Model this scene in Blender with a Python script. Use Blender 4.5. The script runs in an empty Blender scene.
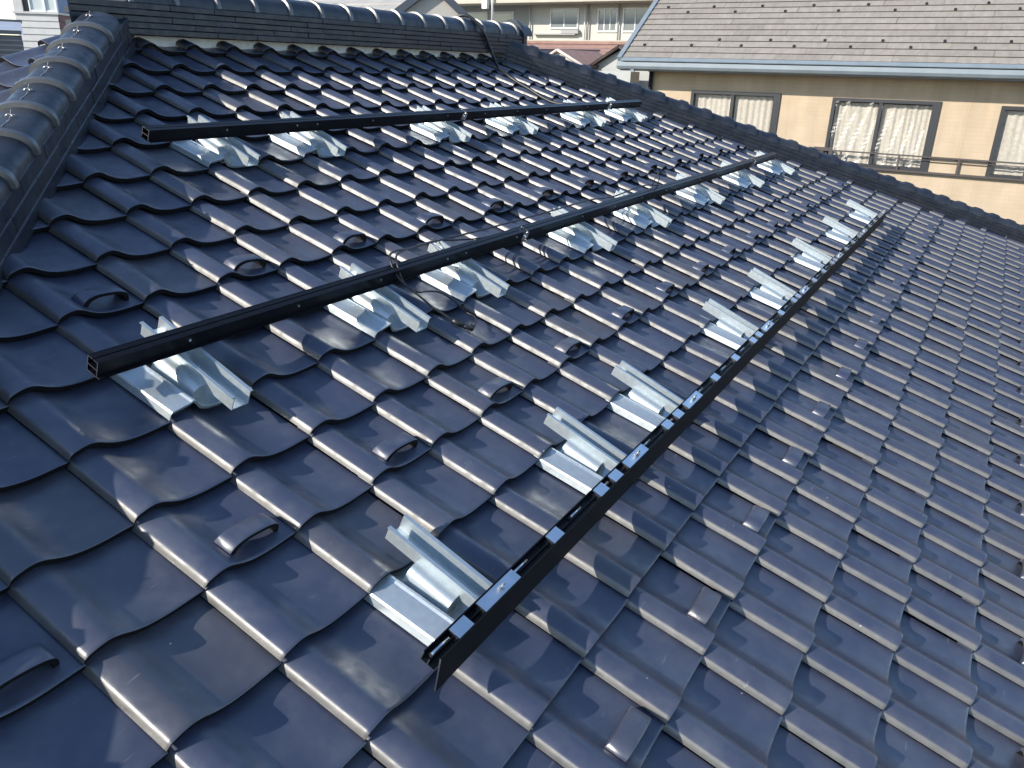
import bpy, bmesh, math, random
from mathutils import Matrix, Vector
random.seed(7)
rad = math.radians
sc = bpy.context.scene
COL = sc.collection

# ------------------------------------------------------------------ camera, sky, sun, exposure
TH = rad(22.6)                                   # pitch of the tiled roof
cT, sT = math.cos(TH), math.sin(TH)
cam_d = bpy.data.cameras.new('camera'); cam = bpy.data.objects.new('camera', cam_d); COL.objects.link(cam)
cam_d.sensor_width = 36.0; cam_d.lens = 783.46 * 36 / 1024; cam_d.clip_start = .02; cam_d.clip_end = 2000
CAM = Vector((-.8452985, -1.23229498, 1.02915622))
RX, RY, RZ = Vector((.51598498, -.85625994, .02405042)), Vector((-.31048804, -.21312098, -.92637823)), Vector((.79834621, .47052988, -.3758257))     # right, down, forward
cm = Matrix((( RX.x, -RY.x, -RZ.x, CAM.x), (RX.y, -RY.y, -RZ.y, CAM.y), (RX.z, -RY.z, -RZ.z, CAM.z), (0, 0, 0, 1)))
cam.matrix_world = cm
sc.camera = cam

SUN_TRAVEL = Vector((0.7967, -0.3632, -0.4831)).normalized()
to_sun = -SUN_TRAVEL
sun_el = math.asin(to_sun.z); sun_az = math.atan2(to_sun.x, to_sun.y)
world = bpy.data.worlds.new("World"); sc.world = world; world.use_nodes = True
wn = world.node_tree.nodes; bg = wn['Background']
sky = wn.new('ShaderNodeTexSky'); sky.sky_type = 'NISHITA'; sky.sun_disc = False
sky.sun_elevation = sun_el; sky.sun_rotation = sun_az
sky.air_density = 1.0; sky.dust_density = .25; sky.ozone_density = 2.2
world.node_tree.links.new(sky.outputs[0], bg.inputs[0]); bg.inputs[1].default_value = 0.15
sl = bpy.data.lights.new('sun', 'SUN'); sl.energy = 3.7; sl.angle = rad(.5); sl.color = (1, .93, .82)
sun = bpy.data.objects.new('sun', sl); COL.objects.link(sun)
sun.rotation_mode = 'QUATERNION'; sun.rotation_quaternion = SUN_TRAVEL.to_track_quat('-Z', 'Y')
sc.view_settings.view_transform = 'Standard'; sc.view_settings.look = 'None'
sc.view_settings.exposure = 0.85; sc.view_settings.gamma = 1.0

# ------------------------------------------------------------------ object helpers
WM = {}
def link(o, parent=None, mat=Matrix()):
    """link o with world matrix mat, child of parent"""
    COL.objects.link(o); WM[o.name] = mat.copy()
    if parent is not None:
        o.parent = parent; o.matrix_parent_inverse = Matrix()
        o.matrix_basis = WM[parent.name].inverted() @ mat
    else:
        o.matrix_basis = mat
    return o
def tag(o, label=None, cat=None, group=None, kind=None):
    if label: o['label'] = label
    if cat: o['category'] = cat
    if group: o['group'] = group
    if kind: o['kind'] = kind
    return o
def empty(name, loc, label=None, cat=None, group=None):
    o = bpy.data.objects.new(name, None); o.empty_display_size = .1
    link(o, None, Matrix.Translation(loc)); return tag(o, label, cat, group)
def inst(name, me, parent, mat):
    return link(bpy.data.objects.new(name, me), parent, mat)

class MB:
    def __init__(s): s.v = []; s.f = []; s.mi = []; s.sm = []
    def face(s, idx, m=0, smooth=False): s.f.append(idx); s.mi.append(m); s.sm.append(smooth)
    def box(s, lo, hi, m=0, ends=None):
        x0, y0, z0 = lo; x1, y1, z1 = hi; b = len(s.v)
        s.v += [(x0,y0,z0),(x1,y0,z0),(x1,y1,z0),(x0,y1,z0),(x0,y0,z1),(x1,y0,z1),(x1,y1,z1),(x0,y1,z1)]
        for k, q in enumerate(((0,3,2,1),(4,5,6,7),(0,1,5,4),(2,3,7,6),(1,2,6,5),(3,0,4,7))):
            s.face([b+i for i in q], ends if (ends is not None and k >= 4) else m)
        return s
    def prism(s, pts, a0, a1, axis='x', m=0, smooth=False, capm=None, cap=True):
        """pts: 2D outline (counter-clockwise seen from +axis) extruded along axis"""
        n = len(pts); b = len(s.v)
        def mk(p, a): return (a, p[0], p[1]) if axis == 'x' else ((p[0], a, p[1]) if axis == 'y' else (p[0], p[1], a))
        s.v += [mk(p, a0) for p in pts] + [mk(p, a1) for p in pts]
        flip = axis == 'y'
        for i in range(n):
            j = (i+1) % n; q = [b+i, b+j, b+n+j, b+n+i]
            s.face(q if not flip else q[::-1], m, smooth)
        if cap:
            lo = [b+i for i in range(n)][::-1]; hi = [b+n+i for i in range(n)]
            if flip: lo, hi = lo[::-1], hi[::-1]
            cmi = m if capm is None else capm
            s.face(lo, cmi); s.face(hi, cmi)
        return s
    def tube(s, path, r, n=7, m=0, cap=True):
        path = [Vector(p) for p in path]; b = len(s.v); up = None
        for i, p in enumerate(path):
            t = (path[min(i+1, len(path)-1)] - path[max(i-1, 0)]).normalized()
            if up is None: up = t.orthogonal().normalized()
            up = (up - t*up.dot(t)).normalized(); w = t.cross(up)
            for k in range(n):
                a = 2*math.pi*k/n; s.v.append(tuple(p + (up*math.cos(a) + w*math.sin(a))*r))
        for i in range(len(path)-1):
            for k in range(n):
                k2 = (k+1) % n
                s.face([b+i*n+k, b+i*n+k2, b+(i+1)*n+k2, b+(i+1)*n+k], m, True)
        if cap:
            s.face([b+k for k in range(n)][::-1], m); s.face([b+(len(path)-1)*n+k for k in range(n)], m)
        return s
    def grid(s, rows, m=0, smooth=True):
        """rows of points; x along row, rows going to +y -> normals up"""
        b = len(s.v); nc = len(rows[0])
        for r in rows: s.v += [tuple(p) for p in r]
        for r in range(len(rows)-1):
            for c in range(nc-1):
                s.face([b+r*nc+c, b+r*nc+c+1, b+(r+1)*nc+c+1, b+(r+1)*nc+c], m, smooth)
        return s
    def add(s, other, mat):
        b = len(s.v); s.v += [tuple(mat @ Vector(p)) for p in other.v]
        s.f += [[b+i for i in q] for q in other.f]; s.mi += other.mi; s.sm += other.sm
        return s
    def mesh(s, name, mats, sharp=None):
        me = bpy.data.meshes.new(name); me.from_pydata(s.v, [], s.f)
        for m in mats: me.materials.append(m)
        me.polygons.foreach_set('material_index', s.mi); me.polygons.foreach_set('use_smooth', s.sm)
        if sharp: me.set_sharp_from_angle(angle=rad(sharp))
        me.update(); return me
    def obj(s, name, mats, parent=None, mat=Matrix(), sharp=None):
        if not isinstance(mats, (list, tuple)): mats = [mats]
        return link(bpy.data.objects.new(name, s.mesh(name, mats, sharp)), parent, mat)
def spline(pts, n=6):
    """Catmull-Rom through pts"""
    P = [Vector(p) for p in pts]; P = [P[0]*2-P[1]] + P + [P[-1]*2-P[-2]]; out = []
    for i in range(1, len(P)-2):
        for k in range(n):
            t = k/n; a, b, c, d = P[i-1], P[i], P[i+1], P[i+2]
            out.append(.5*((2*b) + (c-a)*t + (2*a-5*b+4*c-d)*t*t + (3*b-a-3*c+d)*t**3))
    return out + [P[-2]]
T = Matrix.Translation

# ------------------------------------------------------------------ materials
def mat_new(name):
    m = bpy.data.materials.new(name); m.use_nodes = True
    return m, m.node_tree.nodes, m.node_tree.links, m.node_tree.nodes['Principled BSDF']
def N(nodes, t, **kw):
    n = nodes.new(t)
    for k, v in kw.items(): setattr(n, k, v)
    return n
def ramp(nodes, stops):
    r = nodes.new('ShaderNodeValToRGB'); e = r.color_ramp.elements
    e[0].position, e[0].color = stops[0][0], (*stops[0][1], 1)
    e[1].position, e[1].color = stops[-1][0], (*stops[-1][1], 1)
    for p, c in stops[1:-1]:
        x = e.new(p); x.color = (*c, 1)
    return r
def simple(name, col, rough=.5, metal=0., noise=None, col2=None, bump=0., bscale=200, spec=.5, coord='Object', rnoise=0.):
    m, n, l, p = mat_new(name)
    p.inputs['Base Color'].default_value = (*col, 1); p.inputs['Roughness'].default_value = rough
    p.inputs['Metallic'].default_value = metal; p.inputs['Specular IOR Level'].default_value = spec
    if noise or bump or rnoise: tc = N(n, 'ShaderNodeTexCoord')
    if noise:
        nt = N(n, 'ShaderNodeTexNoise'); nt.inputs['Scale'].default_value = noise; nt.inputs['Detail'].default_value = 6
        l.new(tc.outputs[coord], nt.inputs['Vector'])
        r = ramp(n, [(.33, col), (.67, col2 or col)]); l.new(nt.outputs['Fac'], r.inputs[0]); l.new(r.outputs[0], p.inputs['Base Color'])
        if rnoise:
            mr = N(n, 'ShaderNodeMapRange'); mr.inputs['To Min'].default_value = rough-rnoise; mr.inputs['To Max'].default_value = rough+rnoise
            l.new(nt.outputs['Fac'], mr.inputs['Value']); l.new(mr.outputs[0], p.inputs['Roughness'])
    if bump:
        nb = N(n, 'ShaderNodeTexNoise'); nb.inputs['Scale'].default_value = bscale; nb.inputs['Detail'].default_value = 3
        l.new(tc.outputs[coord], nb.inputs['Vector'])
        b = N(n, 'ShaderNodeBump'); b.inputs['Strength'].default_value = bump; b.inputs['Distance'].default_value = .005
        l.new(nb.outputs['Fac'], b.inputs['Height']); l.new(b.outputs[0], p.inputs['Normal'])
    return m

def tile_material(name, dark=(.034,.042,.076), brown=(.052,.053,.068), rough=.39, dust=(.11,.118,.14), spec=1., coat=0., ior=1.5):
    m, n, l, p = mat_new(name)
    oi = N(n, 'ShaderNodeObjectInfo'); geo = N(n, 'ShaderNodeNewGeometry')
    ad = N(n, 'ShaderNodeMath', operation='ADD'); fr = N(n, 'ShaderNodeMath', operation='FRACT')
    l.new(oi.outputs['Random'], ad.inputs[0]); l.new(geo.outputs['Random Per Island'], ad.inputs[1]); l.new(ad.outputs[0], fr.inputs[0])
    r1 = ramp(n, [(0, dark), (.72, tuple(a*.8+b*.2 for a, b in zip(dark, brown))), (1, brown)]); l.new(fr.outputs[0], r1.inputs[0])
    # dust clouds and runs, fixed to the place
    n1 = N(n, 'ShaderNodeTexNoise'); n1.inputs['Scale'].default_value = 7; n1.inputs['Detail'].default_value = 7; n1.inputs['Roughness'].default_value = .62
    l.new(geo.outputs['Position'], n1.inputs['Vector'])
    mr = N(n, 'ShaderNodeMapRange'); mr.inputs['From Min'].default_value = .45; mr.inputs['From Max'].default_value = .8; mr.inputs['To Max'].default_value = .5
    l.new(n1.outputs['Fac'], mr.inputs['Value'])
    mx = N(n, 'ShaderNodeMix', data_type='RGBA'); l.new(mr.outputs[0], mx.inputs[0]); l.new(r1.outputs[0], mx.inputs[6]); mx.inputs[7].default_value = (*dust, 1)
    # small pale specks of lichen and droppings
    v = N(n, 'ShaderNodeTexVoronoi'); v.inputs['Scale'].default_value = 11; l.new(geo.outputs['Position'], v.inputs['Vector'])
    lt = N(n, 'ShaderNodeMath', operation='LESS_THAN'); lt.inputs[1].default_value = .026; l.new(v.outputs['Distance'], lt.inputs[0])
    sep = N(n, 'ShaderNodeSeparateColor'); l.new(v.outputs['Color'], sep.inputs[0])
    g = N(n, 'ShaderNodeMath', operation='GREATER_THAN'); g.inputs[1].default_value = .42; l.new(sep.outputs[0], g.inputs[0])
    ml = N(n, 'ShaderNodeMath', operation='MULTIPLY'); l.new(lt.outputs[0], ml.inputs[0]); l.new(g.outputs[0], ml.inputs[1])
    mx2 = N(n, 'ShaderNodeMix', data_type='RGBA'); l.new(ml.outputs[0], mx2.inputs[0]); l.new(mx.outputs[2], mx2.inputs[6]); mx2.inputs[7].default_value = (.33, .32, .3, 1)
    l.new(mx2.outputs[2], p.inputs['Base Color'])
    n2 = N(n, 'ShaderNodeTexNoise'); n2.inputs['Scale'].default_value = 26; n2.inputs['Detail'].default_value = 5
    l.new(geo.outputs['Position'], n2.inputs['Vector'])
    mr2 = N(n, 'ShaderNodeMapRange'); mr2.inputs['From Min'].default_value = .3; mr2.inputs['From Max'].default_value = .7
    mr2.inputs['To Min'].default_value = rough-.09; mr2.inputs['To Max'].default_value = rough+.12
    l.new(n2.outputs['Fac'], mr2.inputs['Value']); l.new(mr2.outputs[0], p.inputs['Roughness'])
    n3 = N(n, 'ShaderNodeTexNoise'); n3.inputs['Scale'].default_value = 420; n3.inputs['Detail'].default_value = 2
    l.new(geo.outputs['Position'], n3.inputs['Vector'])
    bp = N(n, 'ShaderNodeBump'); bp.inputs['Strength'].default_value = .08; bp.inputs['Distance'].default_value = .002
    n4 = N(n, 'ShaderNodeTexNoise'); n4.inputs['Scale'].default_value = 17; n4.inputs['Detail'].default_value = 2; l.new(geo.outputs['Position'], n4.inputs['Vector'])
    b4 = N(n, 'ShaderNodeBump'); b4.inputs['Strength'].default_value = .35; b4.inputs['Distance'].default_value = .004; l.new(n4.outputs['Fac'], b4.inputs['Height'])
    # scuffs: thin pale scratches where people have walked
    sc_ = N(n, 'ShaderNodeMapping'); sc_.inputs['Rotation'].default_value = (.3, .5, .9); sc_.inputs['Scale'].default_value = (9, 70, 40); l.new(geo.outputs['Position'], sc_.inputs[0])
    n5 = N(n, 'ShaderNodeTexNoise'); n5.inputs['Scale'].default_value = 1.; n5.inputs['Detail'].default_value = 3; l.new(sc_.outputs[0], n5.inputs['Vector'])
    m5 = N(n, 'ShaderNodeMapRange'); m5.inputs['From Min'].default_value = .70; m5.inputs['From Max'].default_value = .78; m5.inputs['To Max'].default_value = .45; l.new(n5.outputs['Fac'], m5.inputs['Value'])
    mx3 = N(n, 'ShaderNodeMix', data_type='RGBA'); l.new(m5.outputs[0], mx3.inputs[0]); l.new(mx2.outputs[2], mx3.inputs[6]); mx3.inputs[7].default_value = (.22, .22, .23, 1); l.new(mx3.outputs[2], p.inputs['Base Color'])
    l.new(b4.outputs[0], bp.inputs['Normal']); l.new(n3.outputs['Fac'], bp.inputs['Height']); l.new(bp.outputs[0], p.inputs['Normal'])
    p.inputs['Specular IOR Level'].default_value = spec
    p.inputs['IOR'].default_value = ior
    return m

M_TILE = tile_material('smoked_tile')
M_EDGE = tile_material('glint_tile_edge', dark=(.052,.050,.047), brown=(.075,.071,.066), rough=.47, dust=(.11,.102,.09), spec=.9, ior=1.66)  # sun glint partly put into the colour: base warmer and lighter than the tile
M_LIP = simple('shaded_tile_lip', (.006,.006,.007), .7, spec=.2)  # near-black lips: shade under the tile edges put into the colour
M_RIDGE = tile_material('ridge_tile', dark=(.013,.016,.026), brown=(.022,.024,.030), rough=.40, dust=(.06,.066,.08), spec=.45)
M_COLLAR = tile_material('glint_collar', dark=(.05,.052,.056), brown=(.07,.07,.068), rough=.38, dust=(.12,.12,.12), spec=1.)  # ridge tile lightened on the collars, sun highlight put into the colour
M_UNDER = simple('roof_underlay', (.02,.02,.02), .9)
M_PLASTER = simple('white_plaster', (.82,.81,.78), .9, noise=30, col2=(.70,.69,.67), bump=.3)
M_MORTAR = simple('dark_mortar', (.04,.04,.042), .9)
M_STEEL = simple('galvanized_steel', (.48,.535,.555), .43, metal=.72, noise=60, col2=(.53,.585,.605), bump=.0, bscale=120, rnoise=.06)
M_BLACK = simple('black_anodized', (.004,.004,.006), .30, metal=0., noise=60, col2=(.007,.007,.009), spec=.16)
M_ALU = simple('bare_aluminium', (.75,.75,.73), .3, metal=1.)
M_ZINC = simple('zinc_clip', (.72,.75,.78), .3, metal=1., noise=30, col2=(.6,.64,.68))
M_CABLE = simple('black_cable', (.015,.015,.016), .42)
M_WIRE = simple('copper_wire', (.75,.68,.6), .3, metal=1.)
M_WALLB = simple('grey_render', (.5,.48,.45), .9)

# ------------------------------------------------------------------ the roof we stand on
U, L = .265, .265/1.144362632
def basis(x, y, z, o): return Matrix(((x.x,y.x,z.x,o.x),(x.y,y.y,z.y,o.y),(x.z,y.z,z.z,o.z),(0,0,0,1)))
RF = Matrix.Rotation(TH, 4, 'X')                 # roof frame: x along the eaves, y up the slope, z off the roof
def roofpt(u, v, h=0.): return RF @ Vector((u, -v, h))

PROF = [(0,-.0125),(.002,-.0065),(.005,0),(.0085,.0042),(.014,.0074),(.026,.0124),(.038,.0156),(.048,.0168),(.057,.0162),(.066,.0136),
        (.078,.0082),(.091,.0008),(.107,-.0070),(.126,-.0142),(.148,-.0192),(.172,-.0220),(.198,-.0226),(.222,-.0213),(.245,-.0194),(.268,-.0184)]
def refine(p):
    P = [Vector((x, z, 0)) for x, z in p]; P = [P[0]*2-P[1]] + P + [P[-1]*2-P[-2]]; out = []
    for i in range(1, len(P)-2):
        a, b, c, d = P[i-1], P[i], P[i+1], P[i+2]
        # centripetal weights keep the tight corner of the roll tight
        for t in (0, .5):
            q = .5*((2*b) + (c-a)*t + (2*a-5*b+4*c-d)*t*t + (3*b-a-3*c+d)*t**3) if t else b
            if t and ((c-b).length > 2.2*(b-a).length or (b-a).length > 2.2*(c-b).length or (d-c).length > 2.2*(c-b).length): q = (b+c)/2
            out.append((q.x, q.y))
    return out + [p[-1]]
PROF = refine(PROF)
def tile_mb(prof=PROF, wall=.0180, edge_cols=6, back=.05, drop=1., mats=(0,1), lip=2):
    """one interlocking roof tile, origin at its front left corner; y runs up the slope"""
    mb = MB(); rows = []
    tilt = lambda y: .0100 - .0265*y/L
    for y, dz in ((.0004,-.0016),(.0016,-.0004),(.009,-.0001),(.024,0),(.07,0),(.15,0),(L+back,0)):
        rows.append([(x, y, z + tilt(y) + dz*drop) for x, z in prof])
    b = len(mb.v); nc = len(prof); nr = len(rows)
    for r in rows: mb.v += r
    for r in range(nr-1):
        for c in range(nc-1):
            mb.face([b+r*nc+c, b+r*nc+c+1, b+(r+1)*nc+c+1, b+(r+1)*nc+c], mats[1] if c < edge_cols else mats[0], True)
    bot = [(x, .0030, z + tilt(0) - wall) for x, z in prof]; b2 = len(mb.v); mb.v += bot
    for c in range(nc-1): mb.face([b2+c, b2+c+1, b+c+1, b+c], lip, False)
    return mb
def zprof(x, prof=PROF):
    for (x0, z0), (x1, z1) in zip(prof, prof[1:]):
        if x0 <= x <= x1: return z0 + (z1-z0)*(x-x0)/(x1-x0)
    return prof[-1][1]
TILE_MB = tile_mb()
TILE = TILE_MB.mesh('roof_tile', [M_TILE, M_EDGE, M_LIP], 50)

def guard_mb():
    """raised loop that holds snow: an arch across the pan with an eye under it"""
    mb = MB(); n = 16; cx = .166; W, w = .074, .061
    base = lambda x: zprof(min(max(x, .01), .262)) - .003
    def arch(ww, hh, off):
        out = []
        for k in range(n+1):
            a = math.pi*(1 - k/n); e = max(0., math.sin(a)); x = cx + off + ww*math.copysign(abs(math.cos(a))**.85, math.cos(a))
            out.append((x, base(x) + hh*e**(1.1 if k < n/2 else .6)))
        return out
    o0, o1, i_ = arch(W, .058, 0), arch(W, .046, 0), arch(w, .047, .002); y0, y1 = .032, .082
    F = [(x, y0+.001, z-.002) for x, z in o0]; F1 = [(x, y0+.005, z) for x, z in o0]; B = [(x, y1, z) for x, z in o1]; B1 = [(x, y1+.003, z-.004) for x, z in o1]
    Fi = [(x, y0, z) for x, z in i_]; Bi = [(x, y1+.004, z-.010) for x, z in i_]
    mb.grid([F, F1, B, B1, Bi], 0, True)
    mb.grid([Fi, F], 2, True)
    mb.grid([Bi, Fi], 2, True)  # eye and rim take the lip material, its dark shade painted in
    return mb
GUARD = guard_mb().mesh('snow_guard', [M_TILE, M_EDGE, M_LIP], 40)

# hip lines in roof coordinates: foot of the hip on this slope, and the hip itself
def hipL_u(v): return .24 - .966*(v + 1.149)
def hipR_u(v): return 7.367 + .959*(v + .662)
dL = (roofpt(-.966, 1) - roofpt(0, 0)).normalized(); dR = (roofpt(.959, 1) - roofpt(0, 0)).normalized()
nLh = Vector((dL.y, -dL.x, 0)).normalized();  nLh = nLh if nLh.x < 0 else -nLh      # away from this slope, to the left
nRh = Vector((dR.y, -dR.x, 0)).normalized();  nRh = nRh if nRh.x > 0 else -nRh
HL, HR = .10, .11
footL = roofpt(.24, -1.149); footR = roofpt(7.367, -.662)
def onplane(p): return Vector((p.x, p.y, p.y*sT/cT))
hipL0 = onplane(footL + nLh*HL); hipR0 = onplane(footR + nRh*HR)

house = empty('tiled_house', (3, -1, -6.5), 'house under a glossy black wave tiled hip roof that fills most of the view', 'house')

JMIN, JMAX = -12, 12
def tile_mat(i, j):
    jit = Matrix.Rotation(random.uniform(-.010,.010), 4, 'Z') @ Matrix.Rotation(random.uniform(-.010,.010), 4, 'Y') @ Matrix.Rotation(random.uniform(-.010,.010), 4, 'X')
    return RF @ T((i*U + random.uniform(-.0012,.0012), -j*L + random.uniform(-.002,.002), random.uniform(-.0008,.0008))) @ jit
R2_I = [1, 4, 6, 10, 13, 17, 21, 25]; R1_I = [5, 7, 11, 14, 18, 21]
BRK = {(i, -2): 2 for i in R2_I}; BRK.update({(i, -7): 1 for i in R1_I}); BRK.update({(i, 2): 3 for i in R2_I})
def has_guard(i, j): return (j in (0, 8) and i % 2 == 0) or (j in (-4, 4) and i % 2 == 1)
def to_px(p):
    d = Vector(p) - CAM; z = d.dot(RZ)
    return (512 + 783.46*d.dot(RX)/z, 384 + 783.46*d.dot(RY)/z, z) if z > .05 else (None, None, -1)
cells = []
for j in range(JMIN, JMAX+1):
    for i in range(-18, 56):
        corners = [(i*U, j*L), (i*U+U, j*L), (i*U, j*L-L), (i*U+U, j*L-L)]
        inl = [u > hipL_u(v) - HL*1.44 for u, v in corners]; inr = [u < hipR_u(v) + HR*1.44 for u, v in corners]
        if not (any(inl) and any(inr)): continue
        if j == -12 and not (1.55 < i*U < 5.5): continue
        if (i, j) in BRK: continue
        cut = not (all(inl) and all(inr))
        x, y, z = to_px(roofpt(i*U+U/2, j*L-L/2))
        seen = z > 0 and -30 < x < 1054 and -30 < y < 798
        cells.append((-1/z**3 if seen else 1/max(z, .1) if z > 0 else 9, i, j, cut, seen))
cells.sort()
def clip(me_mb, mat, planes):
    bm = bmesh.new()
    vs = [bm.verts.new(mat @ Vector(p)) for p in me_mb.v]
    for q, mi, s in zip(me_mb.f, me_mb.mi, me_mb.sm):
        f = bm.faces.new([vs[k] for k in q]); f.material_index = mi; f.smooth = s
    for co, no in planes:
        bmesh.ops.bisect_plane(bm, geom=bm.verts[:]+bm.edges[:]+bm.faces[:], plane_co=co, plane_no=no, clear_outer=True)
    return bm
HIP_PLANES = [(hipL0, nLh), (hipR0, nRh)]
field = MB(); count = 0; GUARD_MB = guard_mb()
for _, i, j, cut, seen in cells:
    mat = tile_mat(i, j)
    if j == -12: mat = mat @ T((0, .0, .004))      # last course, bedded up under the ridge
    if count < 300 and seen:
        count += 1
        if cut:
            bm = clip(TILE_MB, mat, HIP_PLANES)
            if not bm.faces: bm.free(); count -= 1; continue
            me = bpy.data.meshes.new('cut_roof_tile'); bm.to_mesh(me); bm.free()
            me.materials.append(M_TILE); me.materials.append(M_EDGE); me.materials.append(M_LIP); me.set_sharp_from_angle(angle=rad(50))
            me.transform(mat.inverted()); o = inst('roof_tile', me, house, mat)
        else:
            o = inst('roof_tile', TILE, house, mat)
        if has_guard(i, j) and not cut:
            tag(o, 'black roof tile with a raised snow guard loop')
            inst('snow_guard', GUARD, o, mat)
    else:
        if cut:
            bm = clip(TILE_MB, mat, HIP_PLANES); bm.verts.index_update(); b = len(field.v)
            field.v += [tuple(v.co) for v in bm.verts]
            for f in bm.faces:
                field.face([b+v.index for v in f.verts], f.material_index, f.smooth)
            bm.free()
        else:
            field.add(TILE_MB, mat)
            if has_guard(i, j): field.add(GUARD_MB, mat)
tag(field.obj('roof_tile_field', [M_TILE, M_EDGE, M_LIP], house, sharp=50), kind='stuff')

# the two side slopes beyond the hips (tiles run the other way)
aL = math.atan2(-dL.z, -dL.x); aR = math.atan2(-dR.z, dR.x)
FL = basis(Vector((0,-1,0)), Vector((math.cos(aL),0,math.sin(aL))), Vector((-math.sin(aL),0,math.cos(aL))), hipL0)
FR = basis(Vector((0,1,0)), Vector((-math.cos(aR),0,math.sin(aR))), Vector((math.sin(aR),0,math.cos(aR))), hipR0)
for F, pl, rng in ((FL, (hipL0, -nLh), (range(-8, 18), range(-12, 13))), (FR, (hipR0, -nRh), (range(-20, 8), range(-10, 16)))):
    side = MB()
    for i in rng[0]:
        for j in rng[1]:
            m = F @ T((i*U+.09, -j*L, 0))
            ctr = m @ Vector((U/2, L/2, 0))
            d = (ctr - pl[0]).dot(pl[1])
            if d > .22 or d < -2.6: continue
            if ctr.z > 1.16 or ctr.z < -1.15: continue
            bm = clip(TILE_MB, m, [pl]); bm.verts.index_update(); b = len(side.v)
            side.v += [tuple(v.co) for v in bm.verts]
            for f in bm.faces: side.face([b+v.index for v in f.verts], f.material_index, f.smooth)
            bm.free()
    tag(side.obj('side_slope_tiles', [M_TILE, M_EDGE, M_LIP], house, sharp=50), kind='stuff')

# deck under the tiles (all slopes) and the walls of the house below
def below(p, d=.05): return (p.x, p.y, p.z-d)
apL = onplane(Vector((0,0,0))); 
tL = hipL0 + dL*((hipL0.z-1.10)/dL.z*-1); tR = hipR0 + dR*((hipR0.z-1.10)/dR.z*-1)
eL = hipL0 + dL*((-1.12-hipL0.z)/dL.z); eR = hipR0 + dR*((-1.12-hipR0.z)/dR.z)
dk = MB(); dk.v = [below(tL), below(tR), below(eR), below(eL)]
north = 2*tL.y
nL = Vector((eL.x, north-eL.y, eL.z)); nR = Vector((eR.x, north-eR.y, eR.z))
dk.v += [below(nL), below(nR)]
dk.f = [[3,2,1,0],[4,3,0],[2,5,1],[5,4,0,1]]; dk.mi = [0]*4; dk.sm = [False]*4
dk.obj('roof_deck', M_UNDER, house)
MB().box((eL.x+.5, eL.y+.5, -6.5), (eR.x-.5, north-eL.y-.5, -1.25)).obj('wall', M_WALLB, house)

# ---- ridge pieces
def cap_profile(hw, hh, n=12): return [(hw*math.cos(math.pi*k/n), hh*max(0, math.sin(math.pi*k/n))**.85) for k in range(n+1)]
def cap_mb(length, hw, hh, rim=.03, rise=.008):
    """round ridge cap, x along the ridge, with a raised collar at its x=0 end"""
    mb = MB(); rows = []
    for x, r in ((-.004, -.004), (0, rise), (rim*.75, rise), (rim, 0), (length*.5, -.002), (length+.012, -.004)):
        rows.append([(x, -(hw+r)*math.cos(math.pi*k/14), (hh+r)*max(0., math.sin(math.pi*k/14))**.8) for k in range(15)])
    b = len(mb.v); nc = 15
    for r in rows: mb.v += r
    for r in range(len(rows)-1):
        for c in range(nc-1):
            mb.face([b+(r+1)*nc+c, b+(r+1)*nc+c+1, b+r*nc+c+1, b+r*nc+c][::-1], 1 if (r < 2) else 0, True)
    e = [(-.003, -(hw-.016)*math.cos(math.pi*k/14), (hh-.016)*max(0., math.sin(math.pi*k/14))**.8) for k in range(15)]
    b2 = len(mb.v); mb.v += e
    for c in range(nc-1): mb.face([b+c, b+c+1, b2+c+1, b2+c], 0, False)
    return mb
def line_frame(o, d):
    """x along d, y horizontal, z roughly up"""
    x = d.normalized(); y = Vector((0,0,1)).cross(x).normalized(); z = x.cross(y)
    return basis(x, y, z, o)

def flat_mb(length, w, h, skew=0.):
    b = .004
    mb = MB(); mb.prism([(-w/2, 0), (w/2, 0), (w/2, h-b), (w/2-b, h), (-w/2+b, h), (-w/2, h-b)], .0015, length-.0015, 'x', 0)
    if skew: mb.v = [(x + (skew*(y/w+.5) if x < length/2 else 0), y, z) for x, y, z in mb.v]
    return mb

# main ridge (horizontal)
RY0 = 2.868*cT                     # front of the plaster bed
RX0, RX1 = 1.50, 5.62
RYC = RY0 + .04
ridge = MB().box((RX0+.2, RY0, .98), (RX1-.05, RYC+.09, 1.128)).obj('roof_ridge', M_PLASTER, house)
NH = .0292
for k in range(5):
    w = .272 - .004*k; off = .5 if k % 2 else 0.
    n = int((RX1-RX0)/.275) + 1
    for q in range(-1, n+1):
        x0 = max(RX0, RX0 + (q+off)*.275); x1 = min(RX1, RX0 + (q+1+off)*.275)
        if x1 - x0 < .03 or (x1 < RX0+.25 and x0 > RX0): continue
        if x0 == RX0 and x1 < RX0+.25: x1 += .275
        jy = random.uniform(-.003,.003)
        flat_mb(x1-x0, w, NH-.003, .19 if x0 == RX0 else 0).obj('flat_tile', M_RIDGE, ridge, T((x0, RYC-.0+jy, 1.132 + k*NH)) @ Matrix.Rotation(random.uniform(-.004,.004), 4, 'Z'))
CAPZ = 1.132 + 5*NH
CAPM = cap_mb(.262, .112, .098).mesh('ridge_cap', [M_RIDGE, M_COLLAR], 40)
x = RX0 - .02; q = 0
xs = [3.953 + .2655*k for k in range(-10, 7)]
for x in xs:
    if x < RX0+.19 or x > RX1-.05: continue
    inst('ridge_cap', CAPM, ridge, T((x, RYC, CAPZ)) @ Matrix.Rotation(random.uniform(-.008,.008), 4, 'Y'))
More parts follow.
